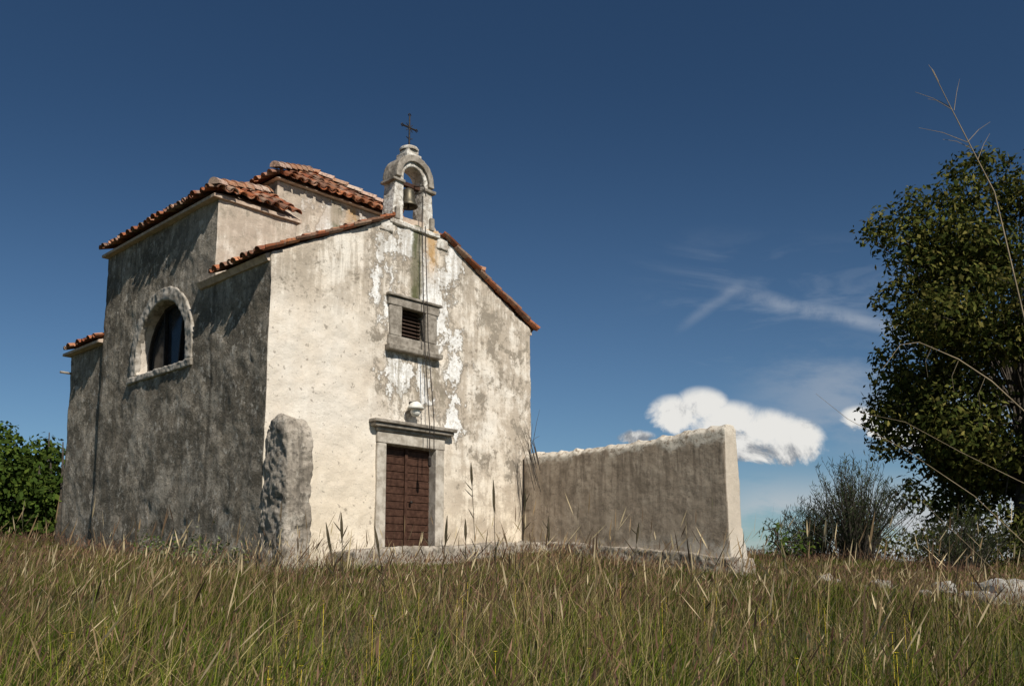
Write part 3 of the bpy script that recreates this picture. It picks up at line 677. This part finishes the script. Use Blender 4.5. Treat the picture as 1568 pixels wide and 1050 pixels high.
mk("tall_weeds",V,F,simple("weed",(.035,.03,.015),(.09,.07,.04),9,.8,0))
V=[];F=[]; STR=simple("dry_straw",(.20,.155,.10),(.32,.25,.16),9,.7,0)
Y=3.6
def path(pts,r0,r1,Yd=Y):
    P=[ptA(px,py,Yd+dy) for px,py,dy in pts]; n=len(P); tube(V,F,P,[r0+(r1-r0)*i_/(n-1) for i_ in range(n)],5)
path([(1640,1180,0),(1625,800,0),(1600,480,0),(1568,270,0),(1530,180,0),(1505,120,0),(1480,58,0)],.0045,.0012)
for a,b in (((1530,185),(1452,160)),((1535,195),(1490,180)),((1508,128),(1450,98)),((1508,125),(1470,110)),((1490,80),(1475,50)),((1530,185),(1570,150)),((1512,130),(1525,75)),((1545,215),(1568,170))):
    path([(a[0],a[1],0),((a[0]+b[0])/2,(a[1]+b[1])/2-4,.02),(b[0],b[1],.03)],.0016,.0006)
path([(1700,1150,0),(1650,800,0),(1600,640,0),(1540,580,0),(1490,545,0),(1430,518,0),(1400,522,0),(1370,560,0)],.0045,.001)
for a in ((1530,575),(1490,548),(1450,524)):
    path([(a[0],a[1],0),(a[0]-12,a[1]+25,.01),(a[0]-10,a[1]+50,.02)],.001,.0005)
path([(1700,1100,.4),(1600,860,.4),(1500,760,.4),(1400,690,.4),(1310,640,.4),(1262,600,.4)],.003,.0006)
path([(1690,1000,.6),(1620,760,.6),(1568,735,.6),(1480,690,.6),(1400,645,.6),(1330,630,.6)],.0025,.0006)
path([(1640,1150,.2),(1580,960,.2),(1540,890,.2),(1480,830,.2),(1410,760,.2)],.0025,.0006)
mk("dry_grass_stems",V,F,STR)
V=[];F=[]
p=Vector(toW(6.2,-.5,2.4))
for _ in range(14):
    b=p+Vector((random.uniform(-.05,.1),0,random.uniform(-.2,.5))); d=Vector((random.uniform(-.45,.2),random.uniform(-.2,.2),random.uniform(.2,.8)))
    tube(V,F,[b+Vector((.12,0,-.5)),b,b+d*.5+Vector((0,0,.05)),b+d],[.008,.006,.004,.002],4)
mk("dead_twigs",V,F,BARK)

# ------------------------------------------------------------------ sun, sky
el=R(43); g=R(13)
Wv=Vector((-math.sin(A),math.cos(A),0)); Uv=Vector((math.cos(A),math.sin(A),0))
trav=(Wv*math.cos(g)+Uv*math.sin(g))*math.cos(el)+Vector((0,0,-math.sin(el)))
sun=D.lights.new("sun",'SUN'); sun.energy=5.0; sun.angle=R(.5); sun.color=(1,.945,.85)
so=link(D.objects.new("sun",sun)); so.rotation_euler=trav.to_track_quat('-Z','Y').to_euler(); so.location=(10,-10,20)
w=D.worlds.new("World"); scn.world=w; w.use_nodes=True
class Wn(M):
    def __init__(s,nt): s.nt=nt; s.init()
n=Wn(w.node_tree); bg=w.node_tree.nodes["Background"]
sk=w.node_tree.nodes.new("ShaderNodeTexSky"); sk.sky_type='NISHITA'; sk.sun_disc=False; sk.sun_elevation=el
sk.sun_rotation=math.atan2(-trav.x,-trav.y); sk.air_density=1.; sk.dust_density=.3; sk.ozone_density=2.5; sk.altitude=300
bg.inputs[1].default_value=.10
f_=1410.;pp=math.atan(203/1410.)
def XZ(px,py):
    v=672-py; d=f_*math.cos(pp)-v*math.sin(pp); return (px-784)/d,(v*math.cos(pp)+f_*math.sin(pp))/d
dv=n.xyz(n.tc.outputs["Generated"])
ay=n.m('MAXIMUM',n.m('ABSOLUTE',dv[1]),.05); X=n.m('DIVIDE',dv[0],ay); Z=n.m('DIVIDE',dv[2],ay)
cv=w.node_tree.nodes.new("ShaderNodeCombineXYZ"); n.set(cv.inputs[0],X); n.set(cv.inputs[1],Z); cv=cv.outputs[0]
nz=n.noise(20,7,.66,cv,.3); nz2=n.noise(9,3,.5,n.scalev((1,1,1),cv,(3,7,0)))
Xw=n.m('ADD',X,n.m('MULTIPLY',n.m('SUBTRACT',nz2,.5),.03)); Zw=n.m('ADD',Z,n.m('MULTIPLY',n.m('SUBTRACT',nz,.5),.03))
blobs=[(1028,634,38,28),(1072,624,40,30),(1122,650,62,34),(1170,660,56,34),(1214,670,38,30),(1130,682,105,24),(972,670,28,10),(1312,643,32,20),(1345,660,26,14),(1395,668,40,16)]
acc=None
for (px,py,rx,ry) in blobs:
    cx,cz=XZ(px,py); rx/=1424;ry/=1424
    a=n.m('DIVIDE',n.m('SUBTRACT',Xw,cx),rx*1.18); b=n.m('DIVIDE',n.m('SUBTRACT',Zw,cz),ry*1.18)
    d=n.m('SUBTRACT',1.,n.m('ADD',n.m('MULTIPLY',a,a),n.m('MULTIPLY',b,b)))
    acc=d if acc is None else n.m('MAXIMUM',acc,d)
dens=n.m('ADD',acc,n.m('MULTIPLY',n.m('SUBTRACT',nz,.5),2.6)); cm=n.ss(dens,-.15,.7)
_,zt=XZ(1100,650); _,zb=XZ(1100,708)
tilt=n.m('ADD',Z,n.m('MULTIPLY',n.m('SUBTRACT',X,.21),.15))
nzs=n.noise(20,7,.66,n.scalev((1,1,1),cv,(-.006,-.010,0)),.3)
rel=n.m('MULTIPLY',n.m('SUBTRACT',nz,nzs),3.0)
sh=n.m('ADD',n.m('ADD',n.ss(tilt,zb,zt),rel),n.m('MULTIPLY',n.m('SUBTRACT',nz2,.5),.9))
cc=n.mix(n.ss(sh,.0,.85),(2.3,2.5,2.8),(8.0,7.9,7.6))
low=n.m('MULTIPLY',n.ss(n.noise(6,6,.62,n.scalev((1,2.6,1),cv,(1.3,4,0))),.34,.54),n.m('MULTIPLY',n.m('MULTIPLY',n.ss(Z,-.02,.01),n.ss(Z,.12,.05)),n.ss(X,.18,.30)))
veil=n.m('MULTIPLY',n.ss(n.noise(5,6,.6,n.scalev((1,2.8,1),cv,(2.3,1,0))),.38,.62),n.m('MULTIPLY',n.m('MULTIPLY',n.ss(Z,.10,.17),n.ss(Z,.28,.20)),n.ss(X,.20,.38)))
wisp=n.m('MULTIPLY',n.ss(n.noise(5,6,.6,n.scalev((1,3.2,1),cv,(.3,0,0)),1.2),.48,.72),n.m('MULTIPLY',n.m('MULTIPLY',n.ss(Z,.18,.24),n.ss(Z,.40,.30)),n.ss(X,.10,.24)))
def streak(p0,p1,wd,amt,lo,hi):
    x0,z0=XZ(*p0); x1,z1=XZ(*p1)
    tt=n.m('DIVIDE',n.m('SUBTRACT',X,x0),x1-x0); zl=n.m('ADD',z0,n.m('MULTIPLY',tt,z1-z0)); dd=n.m('ABSOLUTE',n.m('ADD',n.m('SUBTRACT',Z,zl),n.m('MULTIPLY',n.m('SUBTRACT',nz2,.5),.02)))
    return n.m('MULTIPLY',n.m('MULTIPLY',n.m('MULTIPLY',n.ss(dd,wd,.0),n.m('MULTIPLY',n.ss(tt,lo,.5),n.ss(tt,hi,1.))),n.ss(nz,.25,.6)),amt)
tint=n.mix(n.ss(Z,.0,.60),(.48,.60,.68),(.25,.365,.45))
skc=n.mix(1.,sk.outputs[0],tint,'MULTIPLY')
skc=n.mix(n.m('MULTIPLY',low,.88),skc,(5.4,5.5,5.7)); skc=n.mix(n.m('MULTIPLY',veil,.60),skc,(3.6,4.1,4.8)); skc=n.mix(n.m('MULTIPLY',wisp,.28),skc,(3.4,4.0,4.9))
skc=n.mix(streak((1090,440),(1360,500),.014,.40,-.1,1.6),skc,(4.6,5.,5.6)); skc=n.mix(streak((1040,505),(1110,455),.012,.18,-.2,1.6),skc,(4.6,5.,5.6))
skc=n.mix(cm,skc,cc)
w.node_tree.links.new(skc,bg.inputs[0])

# ------------------------------------------------------------------ camera
cam=D.cameras.new("camera"); co=link(D.objects.new("camera",cam)); cam.sensor_width=36; cam.lens=36*1410/1568; cam.shift_y=147/1568
cam.clip_start=.05; cam.clip_end=12000; co.location=(0,0,0); co.rotation_euler=(R(90)+pp,0,0); scn.camera=co
scn.view_settings.view_transform='Standard'; scn.view_settings.look='None'; scn.view_settings.exposure=0
